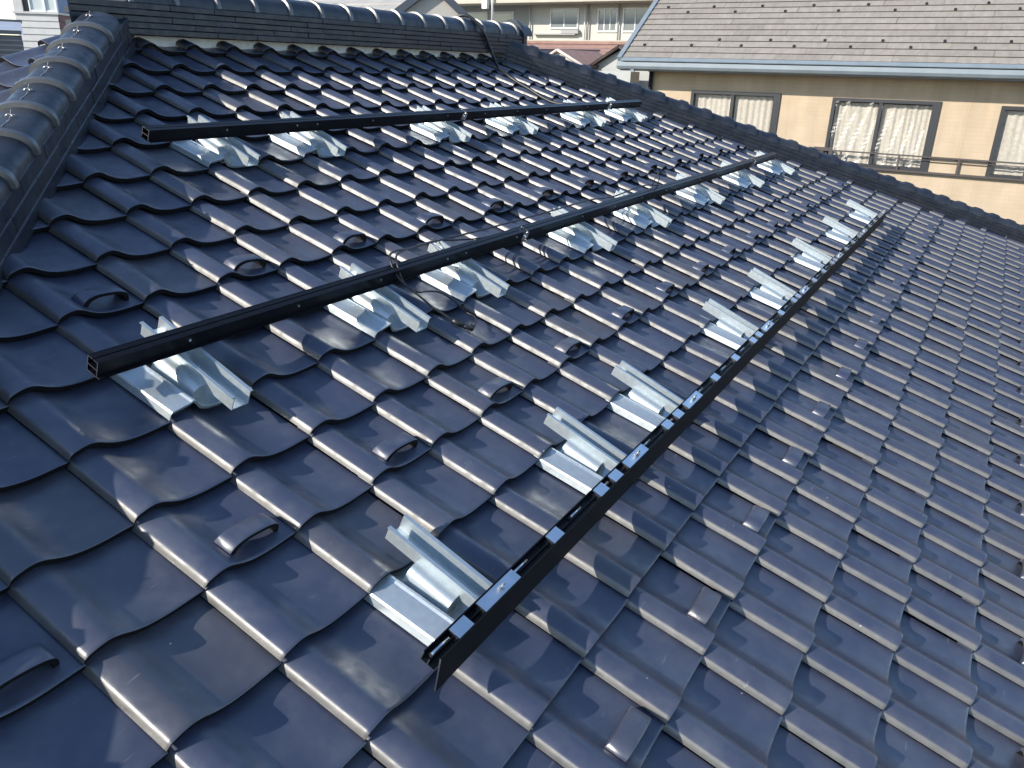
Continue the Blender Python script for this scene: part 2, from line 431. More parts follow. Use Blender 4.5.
# end pieces of the ridge
x_first = min(x for x in xs if x >= RX0+.19)
MB().prism([(RYC + .108*math.cos(math.pi*k/14), CAPZ + .096*math.sin(math.pi*k/14)**.8 if 0 < k < 14 else CAPZ) for k in range(15)], x_first-.012, x_first+.02, 'x').obj('end_tile', M_RIDGE, ridge)
ep = MB(); ep.prism([(RYC-.135, 1.02), (RYC+.135, 1.02), (RYC+.14, 1.28), (RYC+.10, 1.36), (RYC+.05, 1.40), (RYC, 1.41), (RYC-.05, 1.40), (RYC-.10, 1.36), (RYC-.14, 1.28)], RX1+.002, RX1+.055, 'x')
ep.obj('end_tile', M_RIDGE, ridge)
# hips
def hip(name, foot, d, nh, half, s0, s1, courses, ch, cap_hw, cap_hh, phase, zbase=-.02):
    Fh = line_frame(foot + nh*half, d)
    if Fh.col[1].xyz.dot(nh) > 0: pass
    core = MB().box((s0, -half+.02, -.16), (s1, half-.02, zbase + courses*ch - .004)).obj(name, M_MORTAR, house, Fh)
    FW = WM[core.name]
    for k in range(courses):
        w = 2*half - .006*k; off = .5 if k % 2 else 0.
        n = int((s1-s0)/.28) + 2
        for q in range(-1, n):
            a = max(s0, s0+(q+off)*.28); b = min(s1, s0+(q+1+off)*.28)
            if b-a < .03: continue
            flat_mb(b-a, w, ch-.002).obj('flat_tile', M_RIDGE, core, Fh @ T((a, random.uniform(-.002,.002), zbase + k*ch)))
    me = cap_mb(.25, cap_hw, cap_hh, rim=.034 if nh.x < 0 else .075, rise=.011 if nh.x < 0 else .014).mesh('ridge_cap', [M_RIDGE, M_COLLAR if nh.x < 0 else M_RIDGE], 40)
    s = phase
    while s > s0: s -= .257
    s += .257
    knots = []
    while s < s1 - .05:
        # collar faces down the slope: turn the cap round so that its x=0 end is the lower one
        mt = Fh @ T((s+.257, 0, zbase + courses*ch)) @ Matrix.Rotation(math.pi, 4, 'Z') @ Matrix.Rotation(random.uniform(-.01,.01), 4, 'Y')
        inst('ridge_cap', me, core, mt)
        knots.append(s + .10); s += .257
    return core, Fh, zbase + courses*ch, knots
coreL, FhL, zL, knotsL = hip('hip_ridge', footL, dL, nLh, HL, -2.33, 4.2, 3, .053, .096, .068, -2.10)
coreR, FhR, zR, knotsR = hip('hip_ridge', footR, dR, nRh, HR, -3.12, 5.4, 4, .034, .086, .076, -2.66)
# wire ties twisted through the caps of the near hip
def tie_mb():
    mb = MB()
    mb.tube([(-.014,-.006,.0),(-.006,0,.004),(.002,.002,.006),(.012,.008,.003)], .0022, 5)
    mb.tube([(-.004,.012,.001),(0,.002,.006),(.003,-.008,.008),(.006,-.016,.001)], .0022, 5)
    mb.tube([(0,0,.006),(-.004,.003,.016),(.004,.006,.022)], .0018, 5)
    mb.tube(spline([(.002,0,.004),(.04,.002,.0),(.075,-.003,.0),(.11,.0,.006)], 3), .0012, 5)
    return mb
TIE = tie_mb().mesh('wire_tie', [M_WIRE])
for s in knotsL: inst('wire_tie', TIE, coreL, FhL @ T((s, random.uniform(-.008,.008), zL + .068)))

# ------------------------------------------------------------------ solar mounting: bracket plates, channels, rails
SPROF = [(0,-.0135),(.0015,-.006),(.004,.006),(.007,.0105),(.012,.0125),(.060,.0205),(.066,.0245),(.072,.0245),(.077,.0195),(.088,.004),(.100,-.008),(.122,-.0165),(.155,-.020),(.19,-.020),(.225,-.0175),(.25,-.0145),(.268,-.0125)]
PLATE = tile_mb(SPROF, wall=.012, edge_cols=3, back=.02, mats=(0,0), lip=0).mesh('steel_plate', [M_STEEL], 17)
def dome_mb(y0=.040):
    mb = MB()
    pr = [(.098,-.016),(.100,.014),(.106,.024),(.117,.031),(.134,.033),(.142,.030),(.142,-.016)]
    pr = pr[::-1]
    mb.prism(pr, y0, .205, 'y', 0, True); return mb
DOME = dome_mb().mesh('support_block', [M_STEEL], 35); DOME3 = dome_mb(.075).mesh('short_support_block', [M_STEEL], 35)
def channel_mb(y0=-.068):
    mb = MB(); y1 = L+.075; x0, x1, zb, zt, t = .134, .190, .022, .0635, .0028
    pr = [(x0-.008, zt-.0008),(x0-.008, zt+.002),(x0+t, zt+.002),(x0+t, zb+t),(x1-t, zb+t),(x1-t, zt+.002),(x1+.008, zt+.002),(x1+.008, zt-.0008),(x1, zt-.0008),(x1, zb),(x0, zb),(x0, zt-.0008)]
    mb.prism(pr[::-1], y0, y1, 'y', 0); return mb
CHAN = channel_mb().mesh('channel', [M_STEEL], 35); CHAN3 = channel_mb(.022).mesh('short_channel', [M_STEEL], 35)
def slots_mb():
    mb = MB()
    for y in (.055, .185, .250): mb.box((.158, y-.012, .0230), (.170, y+.012, .0236))
    return mb
SLOT = slots_mb().mesh('slot', [M_BLACK])
def foot_mb():
    mb = MB(); mb.prism([(.137,-.018),(.190,-.016),(.190,.0195),(.137,.0195)], .07, .18, 'y'); return mb
FOOT = foot_mb().mesh('foot', [M_STEEL], 35)
def bolt_mb():
    mb = MB(); hx = [(.007*math.cos(a*math.pi/3), .007*math.sin(a*math.pi/3)) for a in range(6)]
    mb.prism(hx, .0235, .031, 'z'); mb.prism([(.003*math.cos(a*math.pi/4), .003*math.sin(a*math.pi/4)) for a in range(8)], .031, .042, 'z'); return mb
BOLT = bolt_mb().mesh('bolt', [M_ZINC])
ORD = ['first', 'second', 'third', 'fourth', 'fifth', 'sixth', 'seventh', 'eighth']
ROWNAME = {1: 'upper black rail near the ridge', 2: 'middle black rail', 3: 'low rail with the deep front plate'}
for (i, j), r in sorted(BRK.items(), key=lambda a: (a[1], a[0])):
    ids = R1_I if r == 1 else R2_I; k = ids.index(i)
    if k == 0: lb = 'galvanized bracket nearest the camera under the ' + ROWNAME[r]
    elif k == len(ids)-1: lb = 'galvanized bracket at the far right end under the ' + ROWNAME[r]
    else: lb = ORD[k] + ' galvanized bracket from the near end under the ' + ROWNAME[r]
    m = RF @ T((i*U, -j*L, 0)) @ Matrix.Rotation(random.uniform(-.01,.01), 4, 'Z')
    e = link(bpy.data.objects.new('rail_bracket', None), None, m); e.empty_display_size = .05
    tag(e, lb, 'bracket', 'galvanized rail brackets screwed to the roof')
    inst('steel_plate', PLATE, e, m); inst('support_block', DOME3 if r == 3 else DOME, e, m); inst('foot', FOOT, e, m)
    ch = inst('channel', CHAN3 if r == 3 else CHAN, e, m); inst('slot', SLOT, ch, m)
    inst('bolt', BOLT, e, m @ T((.164, .105 if r != 3 else .03, 0)))

def rail_mb(u0, u1):
    """black open extrusion, 40 x 46 mm; local y up the slope"""
    mb = MB(); t = .003; w = .020; h = .046
    mb.box((u0, -w, 0), (u1, w, t), 0, 1)
    mb.box((u0+.0004, -w, t), (u1-.0004, -w+t, h), 0, 1)
    mb.box((u0+.0004, w-t, t), (u1-.0004, w, h), 0, 1)
    mb.box((u0+.0002, -w+t, h-t), (u1-.0002, -.0018, h-.0004), 0, 1)
    mb.box((u0+.0002, .0018, h-t), (u1-.0002, w-t, h-.0004), 0, 1)
    mb.box((u0+.0002, -w+t, .020), (u1-.0002, w-t, .023), 0, 1)
    mb.box((u0+.0006, -w-.010, .0004), (u1-.0006, -w-.0002, .0034), 0, 1)
    return mb
RAILH = .066
def screw_mb():
    mb = MB(); mb.prism([(.004*math.cos(a*math.pi/4), .004*math.sin(a*math.pi/4)) for a in range(8)], -.003, .0025, 'y'); return mb
SCREW = screw_mb().mesh('screw', [M_ALU])
def rail(u0, u1, v, label, ids, joint=None):
    m = RF @ T((0, -v, RAILH)); o = rail_mb(u0, u1).obj('mounting_rail', [M_BLACK, M_ALU], None, m)
    tag(o, label, 'rail', 'black solar mounting rails')
    for i in ids:
        u = i*U + .164
        if u0+.02 < u < u1-.02: inst('screw', SCREW, o, m @ T((u, -.0212, .030)))
        u += .4
        if u0+.02 < u < u1-.02: inst('screw', SCREW, o, m @ T((u, -.0212, .030)))
    if joint is not None:
        MB().box((joint-.035, -.024, .004), (joint+.012, -.0206, .040)).obj('joint_plate', M_ALU, o, m)
        MB().prism([(.006*math.cos(a*math.pi/3), .022+.006*math.sin(a*math.pi/3)) for a in range(6)], joint-.03, joint-.018, 'x').obj('joint_bolt', M_ALU, o, m @ T((0, -.026, 0)))
V1, V2 = -1.752, -.636
rail(1.12, 3.255, V1, 'long black rail at the left of the upper row, open end beside the left hip', R1_I)
rail(3.265, 5.32, V1, 'black rail in the middle of the upper row, starting at the bright joint', R1_I, 3.265)
rail(5.36, 6.02, V1, 'short black rail at the right end of the upper row by the far hip', R1_I, 5.36)
rail(.165, 2.235, V2, 'thick black rail across the left, nearest piece of the middle row', R2_I)
rail(2.245, 6.06, V2, 'long black rail in the middle row from the bright joint towards the far hip', R2_I, 2.245)
rail(6.11, 6.85, V2, 'short black rail at the far right end of the middle row', R2_I, 6.11)

# low rail: trough with a deep front plate, clips and bolts standing in it
m3 = RF @ T((0, -.478, .086)); u0, u1 = .155, 6.745
fr = MB(); fr.box((u0, -.0015, 0), (u1, .036, .003), 0, 1); fr.box((u0+.0004, .033, .003), (u1-.0004, .036, .026), 0, 1); fr.box((u0+.0003, .015, .003), (u1-.0003, .0175, .018), 0, 1)
fr = fr.obj('eave_rail', [M_BLACK, M_ALU], None, m3)
tag(fr, 'lowest and longest rail, black trough with a deep front plate and silver clips', 'rail', 'black solar mounting rails')
fp = MB(); fp.prism([(-.003, .048), (-.0065, .048), (-.027, -.042), (-.0235, -.042)][::-1], u0-.004, u1, 'x', 0, False, 1); fp.obj('front_plate', [simple('matte_black_plate', (.006,.006,.007), .6, spec=.15), M_ALU], fr, m3)
def clip_mb(l): return MB().box((-l/2, .001, .024), (l/2, .031, .0275)).box((-l/2+.004, .006, .004), (-l/2+.012, .026, .0238)).box((l/2-.012, .006, .004), (l/2-.004, .026, .0238))
CL, CS = clip_mb(.15).mesh('long_clip', [M_ZINC]), clip_mb(.055).mesh('short_clip', [M_ZINC])
RODM = MB().tube([(-.03,.024,.012),(.03,.024,.012)], .006, 8).mesh('rod', [M_ALU])
B3 = MB().prism([(.008*math.cos(a*math.pi/3), .016+.008*math.sin(a*math.pi/3)) for a in range(6)], .028, .036, 'z').prism([(.0035*math.cos(a*math.pi/4), .016+.0035*math.sin(a*math.pi/4)) for a in range(8)], .036, .046, 'z').mesh('bolt', [M_ALU])
for k, i in enumerate(R2_I):
    u = i*U + .150
    inst('long_clip', CL, fr, m3 @ T((u, 0, 0))); inst('bolt', B3, fr, m3 @ T((u+.01, 0, 0)))
    inst('rod', RODM, fr, m3 @ T((u+.115, 0, 0)))
    if u-.16 > u0: inst('short_clip', CS, fr, m3 @ T((u-.15, 0, 0))); inst('rod', RODM, fr, m3 @ T((u-.215, -.002, 0)))
    nx = R2_I[k+1]*U+.15 if k+1 < len(R2_I) else None
    if nx:
        n = int((nx-u-.3)/.13)
        for q in range(n):
            uu = u + .20 + (q+.5)*(nx-u-.38)/max(n, 1)
            inst('short_clip' if q % 2 == 0 else 'rod', CS if q % 2 == 0 else RODM, fr, m3 @ T((uu, 0, 0)))

# ------------------------------------------------------------------ cables
def cable(label, pts, r, name='cable', group='black cables on the roof', mat=M_CABLE):
    o = MB().tube(spline(pts, 6), r, 8).obj(name, mat); return tag(o, label, 'cable', group)
R_ = roofpt
cable('thick black cable hanging over the ridge and down the tiles to the upper rail',
      [(4.85, RYC+.14, 1.27), (4.868, RYC+.06, 1.372), (4.89, RYC-.02, 1.398), (4.925, RYC-.105, 1.345), (4.951, RYC-.145, 1.285), (5.03, RYC-.150, 1.19),
       R_(5.07,-2.74,.045), R_(4.93,-2.59,.03), R_(4.83,-2.44,.035), R_(4.807,-2.316,.03), R_(4.788,-2.176,.032), R_(4.77,-2.037,.03), R_(4.76,-1.93,.04), R_(4.755,-1.84,.07), R_(4.76,-1.79,.09)], .013)
c1 = cable('black cable lying along the middle rail and looping over it down to two plugs',
      [R_(4.200,-0.668,0.068), R_(3.850,-0.708,0.098), R_(3.450,-0.723,0.068), R_(3.076,-0.722,0.093), R_(2.600,-0.714,0.098), R_(2.067,-0.723,0.093), R_(1.710,-0.733,0.093), R_(1.520,-0.723,0.103), R_(1.380,-0.702,0.126), R_(1.322,-0.668,0.126),
       R_(1.312,-0.603,0.088), R_(1.350,-0.500,0.050), R_(1.374,-0.470,0.030), R_(1.392,-0.420,0.022), R_(1.406,-0.375,0.012), R_(1.425,-0.335,0.006)], .0042)
c2 = cable('thinner black cable curling back from the plugs to the middle rail',
      [R_(3.900,-0.688,0.078), R_(3.240,-0.720,0.050), R_(2.750,-0.690,0.075), R_(2.356,-0.700,0.070), R_(2.037,-0.710,0.060), R_(1.750,-0.768,0.063), R_(1.560,-0.728,0.098), R_(1.400,-0.693,0.120), R_(1.335,-0.643,0.120), R_(1.335,-0.588,0.068), R_(1.370,-0.545,0.050), R_(1.438,-0.555,0.028), R_(1.505,-0.535,0.020),
       R_(1.549,-0.488,0.000), R_(1.547,-0.425,-0.010), R_(1.535,-0.372,0.000), R_(1.475,-0.330,0.004), R_(1.425,-0.325,0.006)], .0036)
pl1 = MB().tube([R_(1.395,-0.385,0.020), R_(1.415,-0.350,0.014)], .011, 8); pl1.tube([R_(1.415,-0.350,0.014), R_(1.440,-0.318,0.010)], .008, 8).obj('plug', M_CABLE, c1)
pl2 = MB().tube([R_(1.470,-0.335,0.006), R_(1.440,-0.322,0.008)], .010, 8); pl2.obj('plug', M_CABLE, c2)
cable('thin wire tie standing up in a loop from the middle rail', [R_(3.880,-0.658,0.078), R_(3.860,-0.668,0.138), R_(3.875,-0.668,0.213), R_(3.900,-0.658,0.168), R_(3.930,-0.653,0.108), R_(4.020,-0.643,0.078), R_(4.120,-0.628,0.108)], .0028, 'wire_tie')

# ------------------------------------------------------------------ ground and sky setting
M_GROUND = simple('ground', (.12,.115,.105), .95, noise=.8, col2=(.16,.155,.14), coord='Object')
g = MB(); g.grid([[(x, y, 0) for x in (-600, 600)] for y in (-600, 600)], 0, False); tag(g.obj('ground', M_GROUND, None, T((0,0,-6.5))), kind='structure')

# ------------------------------------------------------------------ the house across the gap, right
M_PEACH = simple('peach_siding', (.42,.33,.23), .85, noise=3, col2=(.46,.365,.26), bump=.25, bscale=70)
_n, _l = M_PEACH.node_tree.nodes, M_PEACH.node_tree.links
_p = _n['Principled BSDF']; _tc = N(_n, 'ShaderNodeTexCoord'); _sx = N(_n, 'ShaderNodeSeparateXYZ'); _cx = N(_n, 'ShaderNodeCombineXYZ')
_l.new(_tc.outputs['Object'], _sx.inputs[0]); _l.new(_sx.outputs['Y'], _cx.inputs['X']); _l.new(_sx.outputs['Z'], _cx.inputs['Y'])
_br = N(_n, 'ShaderNodeTexBrick'); _br.inputs['Scale'].default_value = 1; _br.inputs['Brick Width'].default_value = .23; _br.inputs['Row Height'].default_value = .062; _br.inputs['Mortar Size'].default_value = .004
_br.inputs['Color1'].default_value = (1,1,1,1); _br.inputs['Color2'].default_value = (.965,.965,.96,1); _br.inputs['Mortar'].default_value = (.92,.915,.91,1); _l.new(_cx.outputs[0], _br.inputs['Vector'])
_st = N(_n, 'ShaderNodeTexNoise'); _st.inputs['Scale'].default_value = 1.; _st.inputs['Detail'].default_value = 6; _mp = N(_n, 'ShaderNodeMapping'); _mp.inputs['Scale'].default_value = (3.5, .35, 1); _l.new(_cx.outputs[0], _mp.inputs[0]); _l.new(_mp.outputs[0], _st.inputs['Vector'])
_sr = N(_n, 'ShaderNodeMapRange'); _sr.inputs['From Min'].default_value = .35; _sr.inputs['From Max'].default_value = .7; _sr.inputs['To Min'].default_value = 1.04; _sr.inputs['To Max'].default_value = .86; _l.new(_st.outputs['Fac'], _sr.inputs['Value'])
_m1 = N(_n, 'ShaderNodeMix', data_type='RGBA', blend_type='MULTIPLY'); _m1.inputs[0].default_value = 1; _m2 = N(_n, 'ShaderNodeMix', data_type='RGBA', blend_type='MULTIPLY'); _m2.inputs[0].default_value = 1
_src = _p.inputs['Base Color'].links[0].from_socket; _l.new(_src, _m1.inputs[6]); _l.new(_br.outputs['Color'], _m1.inputs[7]); _l.new(_m1.outputs[2], _m2.inputs[6]); _l.new(_sr.outputs[0], _m2.inputs[7]); _l.new(_m2.outputs[2], _p.inputs['Base Color'])
M_SLATE = None
def slate_mat():
    m, n, l, p = mat_new('roof_slate'); oi = N(n, 'ShaderNodeObjectInfo'); geo = N(n, 'ShaderNodeNewGeometry')
    r = ramp(n, [(0, (.225,.20,.175)), (.5, (.245,.22,.19)), (1, (.262,.235,.205))]); l.new(oi.outputs['Random'], r.inputs[0])
    nt = N(n, 'ShaderNodeTexNoise'); nt.inputs['Scale'].default_value = 5; nt.inputs['Detail'].default_value = 8; nt.inputs['Roughness'].default_value = .7
    mp = N(n, 'ShaderNodeMapping'); mp.inputs['Scale'].default_value = (1.0, 2.2, 1); l.new(geo.outputs['Position'], mp.inputs[0]); l.new(mp.outputs[0], nt.inputs['Vector'])
    mr = N(n, 'ShaderNodeMapRange'); mr.inputs['From Min'].default_value = .3; mr.inputs['From Max'].default_value = .7; mr.inputs['To Min'].default_value = .78; mr.inputs['To Max'].default_value = 1.15
    l.new(nt.outputs['Fac'], mr.inputs['Value'])
    mx = N(n, 'ShaderNodeMix', data_type='RGBA', blend_type='MULTIPLY'); mx.inputs[0].default_value = 1
    l.new(r.outputs[0], mx.inputs[6]); l.new(mr.outputs[0], mx.inputs[7]); l.new(mx.outputs[2], p.inputs['Base Color']); p.inputs['Roughness'].default_value = .85
    return m
M_SLATE = slate_mat()
M_GUT = simple('grey_blue_gutter', (.155,.19,.215), .5, noise=4, col2=(.19,.225,.25))
M_SOFFIT = simple('soffit_board', (.40,.35,.30), .8)
M_WFRAME = simple('dark_window_frame', (.03,.031,.036), .4, metal=.2)
M_RAILING = simple('dark_railing', (.07,.06,.058), .5, metal=.3)
M_CURT = simple('pale_curtain', (.60,.575,.53), .9, noise=26, col2=(.74,.72,.68))
M_ROOM = simple('dim_room', (.10,.10,.095), .9)
def glass_mat(name='window_glass', tint=(.91,.90,.88), refl=.10):
    m, n, l, p = mat_new(name); out = n['Material Output']; n.remove(p)
    tr = N(n, 'ShaderNodeBsdfTransparent'); tr.inputs[0].default_value = (*tint, 1)
    gl = N(n, 'ShaderNodeBsdfGlossy'); gl.inputs['Roughness'].default_value = .02
    lw = N(n, 'ShaderNodeLayerWeight'); lw.inputs[0].default_value = .5
    pw = N(n, 'ShaderNodeMath', operation='POWER'); pw.inputs[1].default_value = 4; l.new(lw.outputs['Facing'], pw.inputs[0])
    mr = N(n, 'ShaderNodeMapRange'); mr.inputs['To Min'].default_value = refl*.5; mr.inputs['To Max'].default_value = .8; l.new(pw.outputs[0], mr.inputs['Value'])
    mx = N(n, 'ShaderNodeMixShader'); l.new(mr.outputs[0], mx.inputs[0]); l.new(tr.outputs[0], mx.inputs[1]); l.new(gl.outputs[0], mx.inputs[2]); l.new(mx.outputs[0], out.inputs[0])
    return m
M_GLASS = glass_mat()
def window_mesh_at(parent, X, y0, y1, z0, z1, mid=None, fw=.055, right_w=None, curtain=True, depth=.10, blind=0.):
    """window in a wall that faces -x; y0 > y1 (left edge first)"""
    rw = right_w or fw
    w = MB().box((X-.030, y1, z1-fw), (X+.03, y0, z1)).box((X-.030, y1, z0), (X+.03, y0, z0+fw)).box((X-.0295, y0-fw, z0+fw), (X+.03, y0, z1-fw)).box((X-.0295, y1, z0+fw), (X+.03, y1+rw, z1-fw))
    w = w.obj('window', M_WFRAME, parent)
    if mid is None: mid = (y0+y1)/2
    MB().box((X-.016, mid-.028, z0+fw), (X+.028, mid+.028, z1-fw)).obj('mullion', M_WFRAME, w)
    for a, b in ((mid+.028, y0-fw), (y1+rw, mid-.028)):
        MB().box((X+.006, a, z0+fw), (X+.010, b, z1-fw)).obj('pane', M_GLASS, w)
        if curtain:
            n = int((b-a)/.009); rows = []; fr_ = [random.uniform(.25, .75) for _ in range(3)]; ph = [random.uniform(0, 6) for _ in range(3)]
            for z in (z0+fw, (z0+z1)/2, z1-fw-.02):
                sp = 1 + .25*(z-z0)/(z1-z0)
                rows.append([(X+depth+.010*math.sin(k*fr_[0]*sp+ph[0])+.008*math.sin(k*fr_[1]+ph[1])+.006*math.sin(k*fr_[2]*.4+ph[2]), b-(b-a)*k/n, z) for k in range(n+1)])
            MB().grid(rows).obj('curtain', M_CURT, w)
    return w
nb = empty('neighbour_house', (17, 0, -6.5), 'peach walled house with a grey slate roof and curtained windows at the upper right', 'house')
WX, YL, YR_ = 14.0, 4.68, -7.5
wins = [(3.85, 2.235, -.40, .705, 3.08), (1.376, -.274, -.42, .672, .612), (-1.104, -2.76, -.43, .645, -1.95)]
wall = MB(); zt, zb = 1.02, -6.5
ys = [YL]; 
for a, b, c, d, e in wins: ys += [a, b]
ys.append(YR_)
for k in range(0, len(ys), 2):                       # piers between the windows
    wall.box((WX, ys[k+1], zb), (WX+.15, ys[k], zt))
for a, b, c, d, e in wins:
    wall.box((WX, b, zb), (WX+.15, a, c)); wall.box((WX, b, d), (WX+.15, a, zt))
wall.box((WX+.15, YL-.15, zb), (WX+6, YL, zt)); wall.box((WX+.15, YR_, zb), (WX+6, YR_+.15, zt)); wall.box((WX+6, YR_, zb), (WX+6.15, YL, zt))
wall = wall.obj('wall', M_PEACH, nb)
for y in (4.0, 2.1, 1.5, -.67, -.95, -3.2):            # joints between the siding sheets
    MB().box((WX-.0025, y-.004, zb), (WX-.0002, y+.004, zt)).obj('panel_joint', simple('panel_joint', (.50,.34,.21), .8), wall)
MB().box((WX+1.6, YR_+.2, -1.4), (WX+1.65, YL-.2, .95)).obj('room_wall', M_ROOM, nb)
MB().box((WX+.16, YR_+.2, -1.45), (WX+1.6, YL-.2, -1.4)).obj('room_floor', M_ROOM, nb)
MB().box((WX+.16, YR_+.2, .95), (WX+1.65, YL-.2, 1.0)).obj('room_ceiling', M_ROOM, nb)
for a, b, c, d, e in wins: window_mesh_at(nb, WX, a, b, c, d, e, right_w=.12)
# corner pipe
MB().tube([(WX-.05, YL-.03, 1.0), (WX-.05, YL-.03, -6.4)], .04, 8).obj('downpipe', M_WFRAME, nb)
# railing in front of the windows
RX_ = WX-.06; ry0, ry1, rz0, rz1 = 1.53, -4.6, -.425, -.165
rb = MB().box((RX_-.02, ry1, rz1-.022), (RX_+.02, ry0, rz1)).obj('railing', M_RAILING, nb)
MB().box((RX_-.025, ry1, rz0-.012), (RX_+.025, ry0-.42, rz0+.018)).obj('bottom_bar', M_RAILING, rb)
MB().box((RX_-.010, ry1, rz1-.066), (RX_+.010, .52, rz1-.054)).obj('middle_bar', M_RAILING, rb)
for y in (1.09, .18, -.70, -1.62, -2.5, -3.4):
    MB().box((RX_-.016, y-.016, rz0+.018), (RX_+.016, y+.016, rz1-.022)).obj('post', M_RAILING, rb)
MB().box((RX_-.02, ry0-.28, rz1+.0005), (WX-.001, ry0+.02, rz1+.03)).box((RX_-.015, ry0-.30, rz0-.05), (RX_+.015, ry0-.24, rz1-.024)).box((RX_-.014, ry0-.14, rz0-.02), (RX_+.014, ry0-.11, rz1-.024)).obj('end_bracket', M_RAILING, rb)
# roof
PN = math.atan(.667); EX, EZ, VY = 13.52, 1.235, 5.13
NFn = basis(Vector((0,-1,0)), Vector((math.cos(PN),0,math.sin(PN))), Vector((-math.sin(PN),0,math.cos(PN))), Vector((EX, VY, EZ)))
rl = 5.2
roof = MB().box((0, 0, -.09), (VY-YR_+.5, rl, -.030)).obj('roof', simple('roof_felt', (.10,.09,.085), .9), nb, NFn)
bx = NFn @ Vector((0, rl, 0))
MB().prism([(EX+.2, EZ-.1), (bx.x*2-EX-.2, EZ-.1), (bx.x, bx.z-.12)][::1], YR_-.3, VY-.2, 'y').obj('gable_wall', M_PEACH, nb)
back = MB(); back.v = [(bx.x, VY, bx.z), (bx.x, YR_-.5, bx.z), (2*bx.x-EX, YR_-.5, EZ), (2*bx.x-EX, VY, EZ)]; back.f = [[0,3,2,1]]; back.mi=[0]; back.sm=[False]
back.obj('rear_slope', M_SLATE, nb)
SW, SE = .91, .178
srows = 15
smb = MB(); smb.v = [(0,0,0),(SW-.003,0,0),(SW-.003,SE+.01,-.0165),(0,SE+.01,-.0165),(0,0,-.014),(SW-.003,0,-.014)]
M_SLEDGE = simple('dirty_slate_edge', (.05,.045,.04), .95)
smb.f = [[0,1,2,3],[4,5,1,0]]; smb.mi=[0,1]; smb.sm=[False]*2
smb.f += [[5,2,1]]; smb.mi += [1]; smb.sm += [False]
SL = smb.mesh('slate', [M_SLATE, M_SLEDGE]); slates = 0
STOP = MB().box((-.018, -.02, 0), (.018, .0, .030)).box((-.016, .0, 0), (.016, .05, .004)).mesh('snow_stopper', [M_WFRAME])
restm = MB()
for r in range(28):
    off = (r % 2)*SW*.5 + (.15 if (r//2) % 2 else 0)
    for k in range(-1, 15):
        x0 = k*SW - off + .06
        if x0 + SW < .06 or x0 > VY-YR_: continue
        m = NFn @ T((x0, r*SE, 0))
        vis = r < srows and x0 < 8.6
        if x0 < .06:                     # cut at the verge
            cw = SW-.003-(.06-x0)
            if cw < .05: continue
            cm_ = MB(); cm_.v = [(min(max(a, SW-.003-cw), SW), b, c) for a, b, c in smb.v]; cm_.f = smb.f; cm_.mi = smb.mi; cm_.sm = smb.sm
            cm_.obj('slate', [M_SLATE, M_SLEDGE], roof, m); continue
        if vis: inst('slate', SL, roof, m @ T((random.uniform(-.003,.003), random.uniform(-.003,.003), random.uniform(0,.002)))); slates += 1
        else: restm.add(smb, m)
tag(restm.obj('upper_slates', [M_SLATE, M_SLEDGE], roof), kind='stuff')
for r, o in ((3, .45), (2, 0.), (8, .45), (9, .0), (14, .45), (15, 0)):
    for k in range(10):
        inst('snow_stopper', STOP, roof, NFn @ T((.35 + k*SW*.98 + o, r*SE + .02, .003)))
MB().box((-.03, -.03, -.07), (.058, rl, .022)).obj('verge_trim', M_GUT, roof, NFn)
MB().box((.06, -.10, -.016), (VY-YR_+.4, -.001, -.004)).obj('eave_flashing', M_GUT, roof, NFn)
gl = (YR_-.4, VY-.02)
gp = [(EX-.14, EZ-.085), (EX-.145, EZ-.15), (EX-.12, EZ-.195), (EX-.05, EZ-.21), (EX+.0, EZ-.20), (EX+.0, EZ-.19), (EX-.05, EZ-.20), (EX-.112, EZ-.186), (EX-.135, EZ-.15), (EX-.128, EZ-.085)]
MB().prism([(p[0], p[1]) for p in gp], gl[0], gl[1], 'y', 0).obj('gutter', M_GUT, nb)
MB().box((EX+.002, YR_-.4, EZ-.23), (EX+.03, VY-.03, EZ-.075)).obj('fascia', M_GUT, nb)
MB().box((EX+.03, YR_-.4, EZ-.225), (WX+.1, VY-.04, EZ-.195)).obj('soffit', M_SOFFIT, nb)
MB().box((EX-.10, VY-.35, EZ-.25), (EX-.06, VY-.28, EZ-.195)).obj('gutter_outlet', M_GUT, nb)

# ------------------------------------------------------------------ far buildings behind the ridge
M_CONC = simple('pale_concrete', (.44,.41,.34), .9, noise=1.2, col2=(.38,.35,.29))
M_APT = simple('apartment_render', (.52,.50,.44), .9, noise=1.5, col2=(.45,.435,.385))
M_APTG = simple('grey_apartment_render', (.36,.37,.36), .9)
M_WHITEF = simple('white_window_frame', (.72,.72,.70), .5)
M_DARKGL = simple('dim_glass', (.20,.22,.22), .12, spec=.8)
M_PIPE = simple('grey_pipe', (.30,.30,.30), .6)
ap = empty('apartment_building', (36, 12, -6.5), 'pale apartment block with a concrete balcony slab far behind the ridge', 'building')
AX = 32.0
MB().box((AX, 2, -6.5), (AX+8, 17.75, 6)).obj('wall', M_APT, ap)
MB().box((AX+.5, 17.75, -6.5), (AX+8, 26, 6)).obj('wall', M_APTG, ap)
MB().box((AX-1.3, 1, 3.52), (AX-.001, 27, 4.9)).obj('balcony_slab', M_CONC, ap)
MB().box((AX-.5, 2, 1.2), (AX-.001, 17.9, 2.12)).obj('parapet', M_CONC, ap)
